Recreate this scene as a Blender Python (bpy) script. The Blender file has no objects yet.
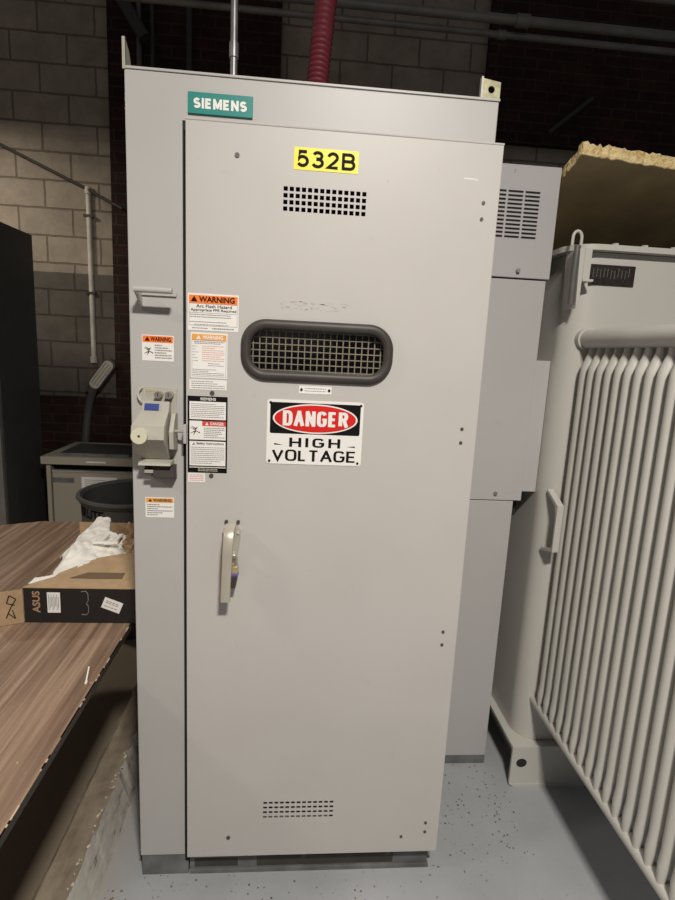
import bpy, bmesh, math, random
from mathutils import Vector, Matrix, noise
random.seed(7)
C = bpy.context.scene.collection
PI = math.pi

# ------------------------------------------------------------------ materials
def new_mat(name):
    m = bpy.data.materials.new(name); m.use_nodes = True
    nt = m.node_tree
    return m, nt, nt.nodes['Principled BSDF']

def ramp(nt, fac, stops):
    r = nt.nodes.new('ShaderNodeValToRGB')
    e = r.color_ramp.elements
    while len(e) < len(stops): e.new(0.5)
    for i, (p, c) in enumerate(stops):
        e[i].position = p
        e[i].color = (c, c, c, 1) if isinstance(c, (int, float)) else (*c, 1)
    nt.links.new(fac, r.inputs[0])
    return r.outputs[0]

def coords(nt, scale=(1, 1, 1), rot=(0, 0, 0)):
    g = nt.nodes.new('ShaderNodeNewGeometry')
    mp = nt.nodes.new('ShaderNodeMapping')
    mp.inputs['Scale'].default_value = scale
    mp.inputs['Rotation'].default_value = rot
    nt.links.new(g.outputs['Position'], mp.inputs[0])
    return mp.outputs[0]

def noise_tex(nt, vec, scale, detail=4, rough=.5):
    n = nt.nodes.new('ShaderNodeTexNoise')
    n.inputs['Scale'].default_value = scale
    n.inputs['Detail'].default_value = detail
    n.inputs['Roughness'].default_value = rough
    nt.links.new(vec, n.inputs['Vector'])
    return n.outputs['Fac']

def mixc(nt, fac, a, b, mode='MIX'):
    m = nt.nodes.new('ShaderNodeMix'); m.data_type = 'RGBA'; m.blend_type = mode
    for sock, v in ((m.inputs[0], fac), (m.inputs[6], a), (m.inputs[7], b)):
        if isinstance(v, (int, float)): sock.default_value = v
        elif isinstance(v, tuple): sock.default_value = (*v, 1)
        else: nt.links.new(v, sock)
    return m.outputs[2]

def bump(nt, bs, h, strength=.3, dist=.01):
    b = nt.nodes.new('ShaderNodeBump')
    b.inputs['Strength'].default_value = strength
    b.inputs['Distance'].default_value = dist
    nt.links.new(h, b.inputs['Height'])
    nt.links.new(b.outputs[0], bs.inputs['Normal'])

def flat(name, col, rough=.6, metal=0., var=.06, vscale=9., spec=.4, bmp=0.):
    m, nt, bs = new_mat(name)
    v = coords(nt)
    n = noise_tex(nt, v, vscale, 5)
    d = tuple(c * (1 - var) for c in col); l = tuple(min(1, c * (1 + var)) for c in col)
    nt.links.new(ramp(nt, n, [(.3, d), (.7, l)]), bs.inputs['Base Color'])
    bs.inputs['Roughness'].default_value = rough
    bs.inputs['Metallic'].default_value = metal
    bs.inputs['Specular IOR Level'].default_value = spec
    if bmp:
        bump(nt, bs, noise_tex(nt, v, 140, 3), bmp, .002)
    return m

def painted(name, col, dirt=(.30, .26, .21), amount=.25, rough=.42):
    """enamelled sheet steel with a few scuffs and specks"""
    m, nt, bs = new_mat(name)
    v = coords(nt)
    base = ramp(nt, noise_tex(nt, v, 3, 4), [(.3, tuple(c * .94 for c in col)), (.7, col)])
    sc = coords(nt, (1, 1, 1))
    s1 = ramp(nt, noise_tex(nt, sc, 13, 8, .65), [(.66, 0.), (.80, amount)])
    s2 = ramp(nt, noise_tex(nt, sc, 60, 2, .5), [(.74, 0.), (.78, amount)])
    c = mixc(nt, s1, base, dirt)
    c = mixc(nt, s2, c, dirt)
    nt.links.new(c, bs.inputs['Base Color'])
    bs.inputs['Roughness'].default_value = rough
    bs.inputs['Specular IOR Level'].default_value = .35
    bump(nt, bs, noise_tex(nt, v, 260, 2), .08, .001)
    return m

def brickmat(name, c1, c2, mortar, w, h, msize, bmp, offx=0., offz=0., stain=.3):
    m, nt, bs = new_mat(name)
    g = nt.nodes.new('ShaderNodeNewGeometry')
    sp = nt.nodes.new('ShaderNodeSeparateXYZ'); nt.links.new(g.outputs['Position'], sp.inputs[0])
    cb = nt.nodes.new('ShaderNodeCombineXYZ')
    ax = nt.nodes.new('ShaderNodeMath'); ax.operation = 'ADD'; ax.inputs[1].default_value = 20 + offx
    ay = nt.nodes.new('ShaderNodeMath'); ay.operation = 'ADD'; ay.inputs[1].default_value = offz
    nt.links.new(sp.outputs['X'], ax.inputs[0]); nt.links.new(sp.outputs['Z'], ay.inputs[0])
    nt.links.new(ax.outputs[0], cb.inputs[0]); nt.links.new(ay.outputs[0], cb.inputs[1])
    b = nt.nodes.new('ShaderNodeTexBrick')
    b.inputs['Scale'].default_value = 1; b.inputs['Brick Width'].default_value = w
    b.inputs['Row Height'].default_value = h; b.inputs['Mortar Size'].default_value = msize
    b.inputs['Mortar Smooth'].default_value = .3
    b.inputs['Color1'].default_value = (*c1, 1); b.inputs['Color2'].default_value = (*c2, 1)
    b.inputs['Mortar'].default_value = (*mortar, 1)
    # wobble the joints a little
    n = nt.nodes.new('ShaderNodeTexNoise'); n.inputs['Scale'].default_value = 9
    nt.links.new(g.outputs['Position'], n.inputs['Vector'])
    vm = nt.nodes.new('ShaderNodeVectorMath'); vm.operation = 'MULTIPLY_ADD'
    vm.inputs[1].default_value = (.012, .012, 0)
    nt.links.new(n.outputs['Color'], vm.inputs[0]); nt.links.new(cb.outputs[0], vm.inputs[2])
    nt.links.new(vm.outputs[0], b.inputs['Vector'])
    s = ramp(nt, noise_tex(nt, g.outputs['Position'], 6, 8, .7), [(.35, 1 - stain), (.65, 1.)])
    nt.links.new(mixc(nt, 1., b.outputs['Color'], s, 'MULTIPLY'), bs.inputs['Base Color'])
    bs.inputs['Roughness'].default_value = .9
    bs.inputs['Specular IOR Level'].default_value = .2
    inv = nt.nodes.new('ShaderNodeMath'); inv.operation = 'MULTIPLY_ADD'
    inv.inputs[1].default_value = -1; inv.inputs[2].default_value = 1
    nt.links.new(b.outputs['Fac'], inv.inputs[0])
    ad = nt.nodes.new('ShaderNodeMath'); ad.operation = 'MULTIPLY_ADD'; ad.inputs[1].default_value = .25
    nt.links.new(noise_tex(nt, g.outputs['Position'], 70, 5), ad.inputs[0]); nt.links.new(inv.outputs[0], ad.inputs[2])
    bump(nt, bs, ad.outputs[0], bmp, .012)
    return m

M = {}
M['cabinet'] = painted('grey_cabinet_enamel', (.455, .445, .425))
M['door'] = painted('grey_door_enamel', (.515, .492, .462))
M['rear'] = painted('cool_grey_enamel', (.47, .455, .445))
M['plinth'] = flat('worn_blue_grey_plinth', (.14, .145, .145), .6, var=.35, vscale=12)
M['tank'] = painted('transformer_grey_enamel', (.54, .525, .475), amount=.35, rough=.38)
M['dark'] = flat('dark_interior', (.02, .02, .02), .8)
M['black'] = flat('black_ink', (.006, .006, .006), .6, spec=.12)
M['white'] = flat('white_label', (.80, .78, .74), .45, var=.02)
M['tanlabel'] = flat('aged_label', (.55, .49, .36), .5)
M['grey_ink'] = flat('grey_print', (.22, .21, .20), .6)
M['pink_ink'] = flat('faded_red_print', (.65, .30, .24), .6)
M['teal'] = flat('teal_plate', (.020, .23, .20), .35, var=.03)
M['yellow'] = flat('yellow_label', (.84, .76, .03), .4, var=.02)
M['orange'] = flat('orange_band', (.90, .20, .03), .45, var=.04)
M['amber'] = flat('faded_amber_band', (.78, .36, .07), .45, var=.06)
M['red'] = flat('sign_red', (.62, .02, .015), .35, var=.04)
M['faded_red'] = flat('label_red', (.60, .07, .06), .4)
M['blue'] = flat('blue_plate', (.03, .05, .24), .4)
M['rubber'] = flat('grey_brown_rubber', (.045, .040, .034), .5, var=.25)
M['wire'] = flat('light_wire', (.55, .53, .48), .4)
M['zinc'] = flat('zinc_yellow_plate', (.27, .26, .16), .45, .5, var=.25, vscale=60)
M['metal'] = flat('brushed_steel', (.52, .50, .45), .33, .75, var=.08)
M['cast'] = flat('cast_beige_metal', (.50, .46, .38), .38, .35, var=.08)
M['brass'] = flat('brass', (.62, .52, .28), .35, .7)
M['purple'] = flat('purple_band', (.13, .09, .33), .4)
M['beige'] = flat('beige_cast_housing', (.42, .40, .34), .5, var=.08, bmp=.15)
M['cream'] = flat('cream_knob', (.62, .59, .45), .45)
M['screw'] = flat('dull_screw', (.10, .095, .09), .5, .5)
M['galv'] = flat('galvanised', (.34, .34, .34), .4, .7, var=.2, vscale=30)
M['duct_pipe'] = flat('dusty_pipe', (.13, .125, .115), .55, .2, var=.2)
M['dark_pipe'] = flat('dark_painted_conduit', (.05, .045, .04), .6)
M['cream_pipe'] = flat('cream_conduit', (.62, .58, .49), .5, var=.15)
M['flex'] = flat('dark_flexible_conduit', (.09, .085, .08), .5)
M['redhose'] = flat('red_corrugated_hose', (.15, .016, .028), .6, var=.12)
M['locker'] = flat('dark_locker_enamel', (.055, .056, .053), .5, var=.1)
M['locker_front'] = flat('locker_front_enamel', (.17, .165, .15), .5, var=.1)
M['smallcab'] = painted('dusty_grey_green_enamel', (.36, .33, .255), dirt=(.16, .13, .10), amount=.5, rough=.5)
M['smallcab_light'] = flat('worn_light_edge', (.34, .33, .28), .5, var=.2)
M['bin'] = flat('grey_bin_plastic', (.075, .074, .070), .5, var=.08)
M['kraft'] = flat('kraft_cardboard', (.43, .295, .17), .8, var=.10, vscale=30)
M['boxblack'] = flat('black_printed_card', (.018, .016, .015), .45)
M['packing'] = flat('white_packing', (.88, .85, .78), .55, var=.03)
M['logo'] = flat('copper_print', (.36, .23, .14), .5)
M['outline'] = flat('dim_grey_print', (.20, .20, .19), .5)
M['table_edge'] = flat('dark_table_edge', (.035, .028, .022), .6)
M['chip'] = flat('chipped_laminate', (.50, .40, .28), .8)
M['nameplate'] = flat('dark_nameplate', (.055, .045, .04), .3, .5, var=.3, vscale=80)
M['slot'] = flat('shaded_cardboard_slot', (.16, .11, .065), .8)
M['facing'] = flat('brown_foil_facing', (.36, .27, .145), .65, var=.18, vscale=7)
M['gasket_dirt'] = flat('dirt', (.12, .10, .08), .9)

def mk_floor():
    m, nt, bs = new_mat('painted_concrete_floor')
    v = coords(nt)
    base = ramp(nt, noise_tex(nt, v, 2.2, 6, .6), [(.3, (.30, .31, .32)), (.7, (.375, .385, .395))])
    sp = ramp(nt, noise_tex(nt, v, 75, 3, .6), [(.64, 0.), (.70, .75)])
    cl = ramp(nt, noise_tex(nt, v, 5, 3, .6), [(.40, 0.), (.62, 1.)])
    mm = nt.nodes.new('ShaderNodeMath'); mm.operation = 'MULTIPLY'
    nt.links.new(sp, mm.inputs[0]); nt.links.new(cl, mm.inputs[1])
    c = mixc(nt, mm.outputs[0], base, (.14, .105, .075))
    w = ramp(nt, noise_tex(nt, v, 110, 2, .5), [(.74, 0.), (.77, .8)])
    c = mixc(nt, w, c, (.45, .44, .42))
    # brown dust and wear on the bare strip under the table
    sx = nt.nodes.new('ShaderNodeSeparateXYZ'); nt.links.new(v, sx.inputs[0])
    mr = nt.nodes.new('ShaderNodeMapRange'); mr.inputs[1].default_value = -.02; mr.inputs[2].default_value = -.28
    mr.inputs[3].default_value = 0.; mr.inputs[4].default_value = .8
    nt.links.new(sx.outputs[0], mr.inputs[0])
    c = mixc(nt, mr.outputs[0], c, (.27, .20, .12))
    nt.links.new(c, bs.inputs['Base Color'])
    nt.links.new(ramp(nt, noise_tex(nt, v, 8, 4), [(.3, .38), (.7, .6)]), bs.inputs['Roughness'])
    bs.inputs['Specular IOR Level'].default_value = .3
    bump(nt, bs, noise_tex(nt, v, 45, 5), .12, .004)
    return m
M['floor'] = mk_floor()

def mk_wood():
    m, nt, bs = new_mat('walnut_laminate')
    v = coords(nt, (24, .8, 1), (0, 0, .06))
    n1 = noise_tex(nt, v, 1.6, 5, .6)
    v2 = coords(nt, (85, 2.2, 1), (0, 0, .06))
    n2 = noise_tex(nt, v2, 1.2, 4, .6)
    c = ramp(nt, n1, [(.34, (.165, .105, .070)), (.5, (.265, .175, .118)), (.64, (.38, .265, .185))])
    c = mixc(nt, ramp(nt, n2, [(.40, 0.), (.70, .55)]), c, (.12, .068, .044))
    c = mixc(nt, ramp(nt, noise_tex(nt, coords(nt), 55, 3), [(.71, 0.), (.75, .5)]), c, (.50, .44, .36))
    nt.links.new(c, bs.inputs['Base Color'])
    bs.inputs['Roughness'].default_value = .42
    bs.inputs['Specular IOR Level'].default_value = .35
    return m
M['wood'] = mk_wood()

def mk_timber():
    m, nt, bs = new_mat('flaking_painted_timber')
    v = coords(nt, (1, .25, 1))
    c = ramp(nt, noise_tex(nt, v, 22, 7, .65), [(.3, (.15, .115, .080)), (.55, (.24, .195, .140)), (.75, (.30, .25, .19))])
    nt.links.new(c, bs.inputs['Base Color']); bs.inputs['Roughness'].default_value = .85
    bump(nt, bs, noise_tex(nt, v, 90, 6), .5, .006)
    return m
M['timber'] = mk_timber()
def mk_flake():
    m, nt, bs = new_mat('flaking_white_paint')
    v = coords(nt, (1, .22, .5))
    c = ramp(nt, noise_tex(nt, v, 60, 6, .7), [(.34, (.20, .17, .13)), (.42, (.50, .47, .41)), (.7, (.62, .59, .53))])
    nt.links.new(c, bs.inputs['Base Color']); bs.inputs['Roughness'].default_value = .8
    bump(nt, bs, noise_tex(nt, v, 60, 6), .6, .005)
    return m
M['flake'] = mk_flake()
def mk_fibre():
    m, nt, bs = new_mat('yellow_glass_fibre')
    v = coords(nt)
    c = ramp(nt, noise_tex(nt, v, 55, 7, .7), [(.32, (.48, .30, .10)), (.5, (.80, .62, .30)), (.7, (.90, .76, .45))])
    nt.links.new(c, bs.inputs['Base Color']); bs.inputs['Roughness'].default_value = .95
    bump(nt, bs, noise_tex(nt, v, 120, 6), .8, .01)
    return m
M['fibre'] = mk_fibre()
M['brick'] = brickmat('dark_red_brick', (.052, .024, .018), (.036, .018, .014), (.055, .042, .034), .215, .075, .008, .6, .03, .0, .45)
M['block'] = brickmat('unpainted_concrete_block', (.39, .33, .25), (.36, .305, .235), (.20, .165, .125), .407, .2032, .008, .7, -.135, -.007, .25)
M['block_shade'] = brickmat('shade_painted_block', (.150, .132, .108), (.135, .12, .098), (.085, .072, .058), .407, .2032, .008, .7, -.135, -.007, .25)  # same block wall with shade painted into its colours

def mk_glass():
    m = bpy.data.materials.new('clear_viewing_glass'); m.use_nodes = True
    nt = m.node_tree; nt.nodes.clear()
    o = nt.nodes.new('ShaderNodeOutputMaterial'); mx = nt.nodes.new('ShaderNodeMixShader')
    t = nt.nodes.new('ShaderNodeBsdfTransparent'); t.inputs[0].default_value = (.86, .84, .80, 1)
    g = nt.nodes.new('ShaderNodeBsdfGlossy'); g.inputs['Roughness'].default_value = .06
    f = nt.nodes.new('ShaderNodeFresnel'); f.inputs[0].default_value = 1.5
    nt.links.new(f.outputs[0], mx.inputs[0]); nt.links.new(t.outputs[0], mx.inputs[1]); nt.links.new(g.outputs[0], mx.inputs[2])
    nt.links.new(mx.outputs[0], o.inputs[0])
    return m
M['glass'] = mk_glass()

# ------------------------------------------------------------------ object helpers
def wloc(o):
    v = Vector((0, 0, 0))
    while o is not None:
        v += o.location; o = o.parent
    return v

def obj(name, bm, mat, parent=None, smooth=False, normals=True):
    if normals: bmesh.ops.recalc_face_normals(bm, faces=bm.faces)
    if parent is not None: bmesh.ops.translate(bm, verts=bm.verts, vec=-wloc(parent))
    me = bpy.data.meshes.new(name); bm.to_mesh(me); bm.free()
    for mm in (mat if isinstance(mat, (list, tuple)) else [mat]): me.materials.append(M[mm])
    if smooth:
        me.polygons.foreach_set('use_smooth', [True] * len(me.polygons))
        me.set_sharp_from_angle(angle=math.radians(40))
    o = bpy.data.objects.new(name, me); C.objects.link(o)
    if parent is not None: o.parent = parent
    return o

def tag(o, label, cat, group=None):
    o['label'] = label; o['category'] = cat
    if group: o['group'] = group
    return o

def thing(name, label, cat, loc, group=None):
    o = bpy.data.objects.new(name, None); C.objects.link(o); o.location = loc
    o.empty_display_size = .1
    return tag(o, label, cat, group)

def nb(): return bmesh.new()

def bx(bm, x0, x1, y0, y1, z0, z1, bev=0., seg=2):
    r = bmesh.ops.create_cube(bm, size=1.)
    vs = r['verts']
    for v in vs:
        v.co = Vector(((x0 + x1) / 2 + v.co.x * (x1 - x0), (y0 + y1) / 2 + v.co.y * (y1 - y0), (z0 + z1) / 2 + v.co.z * (z1 - z0)))
    if bev:
        es = list({e for v in vs for e in v.link_edges})
        bmesh.ops.bevel(bm, geom=es, offset=bev, segments=seg, profile=.5, affect='EDGES')
    return bm

def prism(bm, pts, axis, a, b, bev=0.):
    """closed polygon of 2-D pts extruded along axis from a to b"""
    def mk(p, t):
        if axis == 'x': return (t, p[0], p[1])
        if axis == 'y': return (p[0], t, p[1])
        return (p[0], p[1], t)
    A = [bm.verts.new(mk(p, a)) for p in pts]; B = [bm.verts.new(mk(p, b)) for p in pts]
    n = len(pts)
    fs = [bm.faces.new(A), bm.faces.new(B)]
    for i in range(n):
        fs.append(bm.faces.new((A[i], A[(i + 1) % n], B[(i + 1) % n], B[i])))
    bmesh.ops.recalc_face_normals(bm, faces=fs)
    if bev:
        es = list({e for f in fs[:2] for e in f.edges})
        bmesh.ops.bevel(bm, geom=es, offset=bev, segments=2, profile=.5, affect='EDGES')
    return bm

def tube(bm, pts, r, seg=16, caps=True, radii=None):
    pts = [Vector(p) for p in pts]
    rings = []; prev = None
    for i, p in enumerate(pts):
        if i == 0: t = pts[1] - p
        elif i == len(pts) - 1: t = p - pts[i - 1]
        else: t = (pts[i + 1] - p).normalized() + (p - pts[i - 1]).normalized()
        t.normalize()
        if prev is None:
            u = t.cross(Vector((0, 0, 1)))
            if u.length < .05: u = t.cross(Vector((0, 1, 0)))
        else:
            u = prev - t * prev.dot(t)
        u.normalize(); prev = u; w = t.cross(u)
        rr = radii[i] if radii else r
        rings.append([bm.verts.new(p + u * math.cos(a) * rr + w * math.sin(a) * rr) for a in (2 * PI * k / seg for k in range(seg))])
    for A, B in zip(rings, rings[1:]):
        for k in range(seg): bm.faces.new((A[k], A[(k + 1) % seg], B[(k + 1) % seg], B[k]))
    if caps: bm.faces.new(rings[0][::-1]); bm.faces.new(rings[-1])
    return bm

def cyl(bm, p, q, r, seg=16): return tube(bm, [p, q], r, seg)

def lathe(bm, c, prof, seg=48):
    rings = []
    for r, z in prof:
        rings.append([bm.verts.new((c[0] + r * math.cos(2 * PI * k / seg), c[1] + r * math.sin(2 * PI * k / seg), z)) for k in range(seg)])
    for A, B in zip(rings, rings[1:]):
        for k in range(seg): bm.faces.new((A[k], A[(k + 1) % seg], B[(k + 1) % seg], B[k]))
    return bm

def rrect(cx, cz, w, h, r, n=8):
    out = []
    for sx, sz, a0 in ((1, 1, 0), (-1, 1, PI / 2), (-1, -1, PI), (1, -1, 1.5 * PI)):
        for k in range(n + 1):
            a = a0 + PI / 2 * k / n
            out.append((cx + sx * (w / 2 - r) + r * math.cos(a), cz + sz * (h / 2 - r) + r * math.sin(a)))
    return out

def ellipse(cx, cz, a, b, n=48): return [(cx + a * math.cos(2 * PI * k / n), cz + b * math.sin(2 * PI * k / n)) for k in range(n)]

def text_bm(s, bold=0., spacing=1.):
    cu = bpy.data.curves.new('lettering', 'FONT'); cu.body = s; cu.offset = bold; cu.space_character = spacing
    cu.resolution_u = 3
    o = bpy.data.objects.new('lettering', cu); C.objects.link(o)
    bpy.context.view_layer.update()
    dg = bpy.context.evaluated_depsgraph_get()
    me = bpy.data.meshes.new_from_object(o.evaluated_get(dg))
    bm = nb(); bm.from_mesh(me)
    bpy.data.objects.remove(o); bpy.data.curves.remove(cu); bpy.data.meshes.remove(me)
    return bm

def fit_text(bm, s, x0, x1, z0, z1, y, bold=0., spacing=1., place=None):
    """add lettering facing -y into the rectangle"""
    t = text_bm(s, bold, spacing)
    xs = [v.co.x for v in t.verts]; ys = [v.co.y for v in t.verts]
    a, b, c, d = min(xs), max(xs), min(ys), max(ys)
    mp = {}
    for v in t.verts:
        u = (v.co.x - a) / (b - a); w = (v.co.y - c) / (d - c)
        p = (x0 + u * (x1 - x0), y, z0 + w * (z1 - z0))
        if place: p = place(u, w)
        mp[v] = bm.verts.new(p)
    for f in t.faces:
        try: bm.faces.new([mp[v] for v in f.verts])
        except ValueError: pass
    t.free()
    return bm

def lettering(name, s, x0, x1, z0, z1, y, mat, parent, bold=0., spacing=1.):
    bm = nb(); fit_text(bm, s, x0, x1, z0, z1, y, bold, spacing)
    for f in bm.faces:
        f.normal_update()
        if f.normal.y > 0: f.normal_flip()
    r = bmesh.ops.extrude_face_region(bm, geom=list(bm.faces))
    bmesh.ops.translate(bm, verts=[g for g in r['geom'] if isinstance(g, bmesh.types.BMVert)], vec=(0, -.0004, 0))
    return obj(name, bm, mat, parent)

def arc(cx, cy, rx, ry, a0, a1, n=10):
    return [(cx + rx * math.cos(math.radians(a0 + (a1 - a0) * k / n)), cy + ry * math.sin(math.radians(a0 + (a1 - a0) * k / n))) for k in range(n + 1)]
GLYPH = {   # centre lines of grotesque capitals and numerals in a unit box
 'I': (.0, [[(0, 0), (0, 1)]]),
 'H': (1., [[(0, 0), (0, 1)], [(1, 0), (1, 1)], [(0, .5), (1, .5)]]),
 'E': (.85, [[(1, 1), (0, 1), (0, 0), (1, 0)], [(0, .5), (.9, .5)]]),
 'L': (.66, [[(0, 1), (0, 0), (1, 0)]]),
 'T': (.95, [[(0, 1), (1, 1)], [(.5, 1), (.5, 0)]]),
 'V': (1.05, [[(0, 1), (.5, 0), (1, 1)]]),
 'A': (1.05, [[(0, 0), (.5, 1)], [(.5, 1), (1, 0)], [(.2, .32), (.8, .32)]]),
 'N': (1., [[(0, 0), (0, 1)], [(.03, 1), (.97, 0)], [(1, 0), (1, 1)]]),
 'M': (1.25, [[(0, 0), (0, 1)], [(.03, 1), (.5, .1)], [(.5, .1), (.97, 1)], [(1, 1), (1, 0)]]),
 'O': (1., [arc(.70, .70, .3, .3, 0, 90, 5) + arc(.3, .70, .3, .3, 90, 180, 5) + arc(.3, .3, .3, .3, 180, 270, 5) + arc(.7, .3, .3, .3, 270, 360, 5) + [(1, .7)]]),
 'D': (.95, [[(0, 0), (0, 1)] + arc(.62, .70, .38, .3, 90, 0, 5) + arc(.62, .3, .38, .3, 0, -90, 5) + [(0, 0)]]),
 'G': (1., [arc(.68, .74, .3, .26, 20, 90, 4) + arc(.3, .70, .3, .3, 90, 180, 5) + arc(.3, .3, .3, .3, 180, 270, 5) + arc(.7, .28, .3, .28, 270, 360, 5) + [(1, .46), (.58, .46)]]),
 'R': (.95, [[(0, 0), (0, 1)] + arc(.66, .76, .32, .24, 90, -90, 8) + [(0, .52)], [(.58, .52), (1, 0)]]),
 'B': (.95, [[(0, .52), (.62, .52)] + arc(.62, .76, .30, .24, -90, 90, 8) + [(0, 1), (0, 0)] + arc(.66, .26, .34, .26, -90, 90, 8) + [(.0, .52)]]),
 'S': (.92, [arc(.5, .745, .45, .255, 25, 180, 9) + arc(.5, .745, .45, .245, 190, 255, 4) + arc(.5, .265, .49, .25, 70, 0, 5) + arc(.5, .265, .49, .265, -10, -155, 10)]),
 '5': (.85, [[(.90, 1), (.20, 1), (.10, .50)] + arc(.48, .33, .50, .32, 135, -150, 14)]),
 '3': (.85, [arc(.47, .76, .42, .24, 160, -90, 12) + arc(.47, .27, .50, .27, 90, -160, 13)]),
 '2': (.85, [arc(.48, .72, .45, .28, 170, -25, 12) + [(.62, .38), (.0, .0), (1, 0)]]),
}
def stroke_letters(name, s_, x0, x1, z0, z1, y, mat, parent, tv, gap=.30, aspect=.62, thin=None):
    """stencil-like stroked lettering; tv stem width in metres, thin: width of horizontal strokes"""
    thin = thin or tv
    adv = [GLYPH[c][0] for c in s_]
    total = sum(adv); gw = gap * tv * 3
    unit = ((x1 - x0) - gw * (len(s_) - 1) - tv * len(s_)) / total
    bm = nb(); x = x0
    for c, a in zip(s_, adv):
        w = a * unit
        for lay, pl in enumerate(GLYPH[c][1]):
            P_ = [Vector((x + tv / 2 + p[0] * w, z0 + thin / 2 + p[1] * (z1 - z0 - thin))) for p in pl]
            Q = [P_[0]]
            for p in P_[1:]:
                if (p - Q[-1]).length > 1e-5: Q.append(p)
            n_ = len(Q); L_, R2 = [], []
            if n_ == 2:
                e = (Q[1] - Q[0]).normalized()
                ext = thin / 2 * abs(e.y) if abs(e.y) > .2 else 0
                Q = [Q[0] - e * ext, Q[1] + e * ext]
            def half(d):
                # stroke width blends between stem and bar by direction
                d = d.normalized(); return .5 * math.sqrt((d.y * tv) ** 2 + (d.x * thin) ** 2)
            closed = (Q[0] - Q[-1]).length < 1e-5
            for i in range(n_):
                d0 = Q[i] - Q[i - 1] if i else (Q[0] - Q[-2] if closed else None)
                d1 = Q[i + 1] - Q[i] if i < n_ - 1 else (Q[1] - Q[0] if closed else None)
                if d0 is None: d0 = d1
                if d1 is None: d1 = d0
                n0 = Vector((-d0.y, d0.x)).normalized(); n1 = Vector((-d1.y, d1.x)).normalized()
                h0, h1 = half(d0), half(d1)
                cr = n0.x * n1.y - n0.y * n1.x
                if abs(cr) < .02: o_ = n0 * h0
                else:
                    o_ = Vector(((h0 * n1.y - h1 * n0.y) / cr, (h1 * n0.x - h0 * n1.x) / cr))
                    mx = 2.2 * max(h0, h1)
                    if o_.length > mx: o_ = o_.normalized() * mx
                L_.append(Q[i] + o_); R2.append(Q[i] - o_)
            for i in range(n_ - 1):
                q = [L_[i], L_[i + 1], R2[i + 1], R2[i]]
                f = bm.faces.new([bm.verts.new((v.x, y - .0003 - lay * .00015 - i * .000006, v.y)) for v in q])
                f.normal_update()
                if f.normal.y > 0: f.normal_flip()
        x += w + tv + gw
    return obj(name, bm, mat, parent, normals=False)

def print_rows(bm, x0, x1, z0, z1, n, y, h=None, gap=.3, seed=0, align='l'):
    """rows of broken fine print too small to read"""
    rnd = random.Random(seed)
    pitch = (z1 - z0) / n; h = h or pitch * .42
    for i in range(n):
        z = z1 - (i + .5) * pitch
        xe = x1 if rnd.random() > gap else x0 + (x1 - x0) * rnd.uniform(.4, .9)
        x = x0
        while x < xe - .001:
            w = min(rnd.uniform(.002, .007), xe - x)
            bx(bm, x, x + w, y - .0003, y, z - h / 2, z + h / 2)
            x += w + .0012
    return bm

def frame_rect(bm, x0, x1, z0, z1, t, y):
    bx(bm, x0, x1, y - .0003, y, z1 - t, z1); bx(bm, x0, x1, y - .0003, y, z0, z0 + t)
    bx(bm, x0, x0 + t, y - .0003, y, z0 + t, z1 - t); bx(bm, x1 - t, x1, y - .0003, y, z0 + t, z1 - t)

def tri_sign(bm, cx, cz, s, y):
    A = [bm.verts.new(p) for p in ((cx - s, y, cz - s * .8), (cx + s, y, cz - s * .8), (cx, y, cz + s * .9))]
    bm.faces.new(A)

def cut(o, cutter_bm):
    me = bpy.data.meshes.new('cutter'); bmesh.ops.recalc_face_normals(cutter_bm, faces=cutter_bm.faces)
    cutter_bm.to_mesh(me); cutter_bm.free()
    c = bpy.data.objects.new('cutter', me); C.objects.link(c)
    md = o.modifiers.new('cut', 'BOOLEAN'); md.operation = 'DIFFERENCE'; md.object = c; md.solver = 'EXACT'
    bpy.context.view_layer.update()
    dg = bpy.context.evaluated_depsgraph_get()
    nm = bpy.data.meshes.new_from_object(o.evaluated_get(dg))
    o.modifiers.clear(); old = o.data; o.data = nm
    bpy.data.objects.remove(c); bpy.data.meshes.remove(old)

def struct(name, bm, mat, parent=None):
    o = obj(name, bm, mat, parent)
    if parent is None: o['kind'] = 'structure'
    return o

# ------------------------------------------------------------------ the room
struct('floor', bx(nb(), -5, 5.5, -4.5, 3.15, -.1, 0), 'floor')
wall = struct('wall_back', bx(nb(), -5, 5.5, 3.12, 3.4, 0, 5.2), 'block')
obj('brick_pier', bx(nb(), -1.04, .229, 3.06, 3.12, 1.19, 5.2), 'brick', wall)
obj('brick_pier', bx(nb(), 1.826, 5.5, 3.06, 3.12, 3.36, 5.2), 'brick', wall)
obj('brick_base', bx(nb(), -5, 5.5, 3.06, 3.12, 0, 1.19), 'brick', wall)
obj('painted_shade_band', bx(nb(), -5, -1.04, 3.10, 3.12, 1.19, 2.165), 'block_shade', wall)  # shadow on the lower block wall, painted as a darker band

# ------------------------------------------------------------------ main switchgear cabinet
W, H, D = .917, 2.286, .80
cab = thing('switchgear_cabinet', 'tall light grey switchgear cabinet with yellow 532B label and danger sign on its door', 'electrical cabinet', (W / 2, 0, 0))
body = obj('body', bx(nb(), 0, W, 0, D, .075, H, .003), 'cabinet', cab)
cut(body, bx(nb(), .17, .895, -.02, .55, .13, 2.15))
cut(body, bx(nb(), .1355, .1500, -.02, .02, .05, 2.184))
# dark lining of the opening behind the door
ln = nb()
bx(ln, .172, .893, .50, .548, .132, 2.148)
bx(ln, .1705, .173, .004, .50, .132, 2.148); bx(ln, .892, .8945, .004, .50, .132, 2.148)
obj('interior_lining', ln, 'dark', cab)
# thin roof sheet and its front lip
obj('roof_sheet', bx(nb(), -.002, W + .002, -.0015, D, H + .001, H + .007, .001), 'cabinet', cab)
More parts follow.
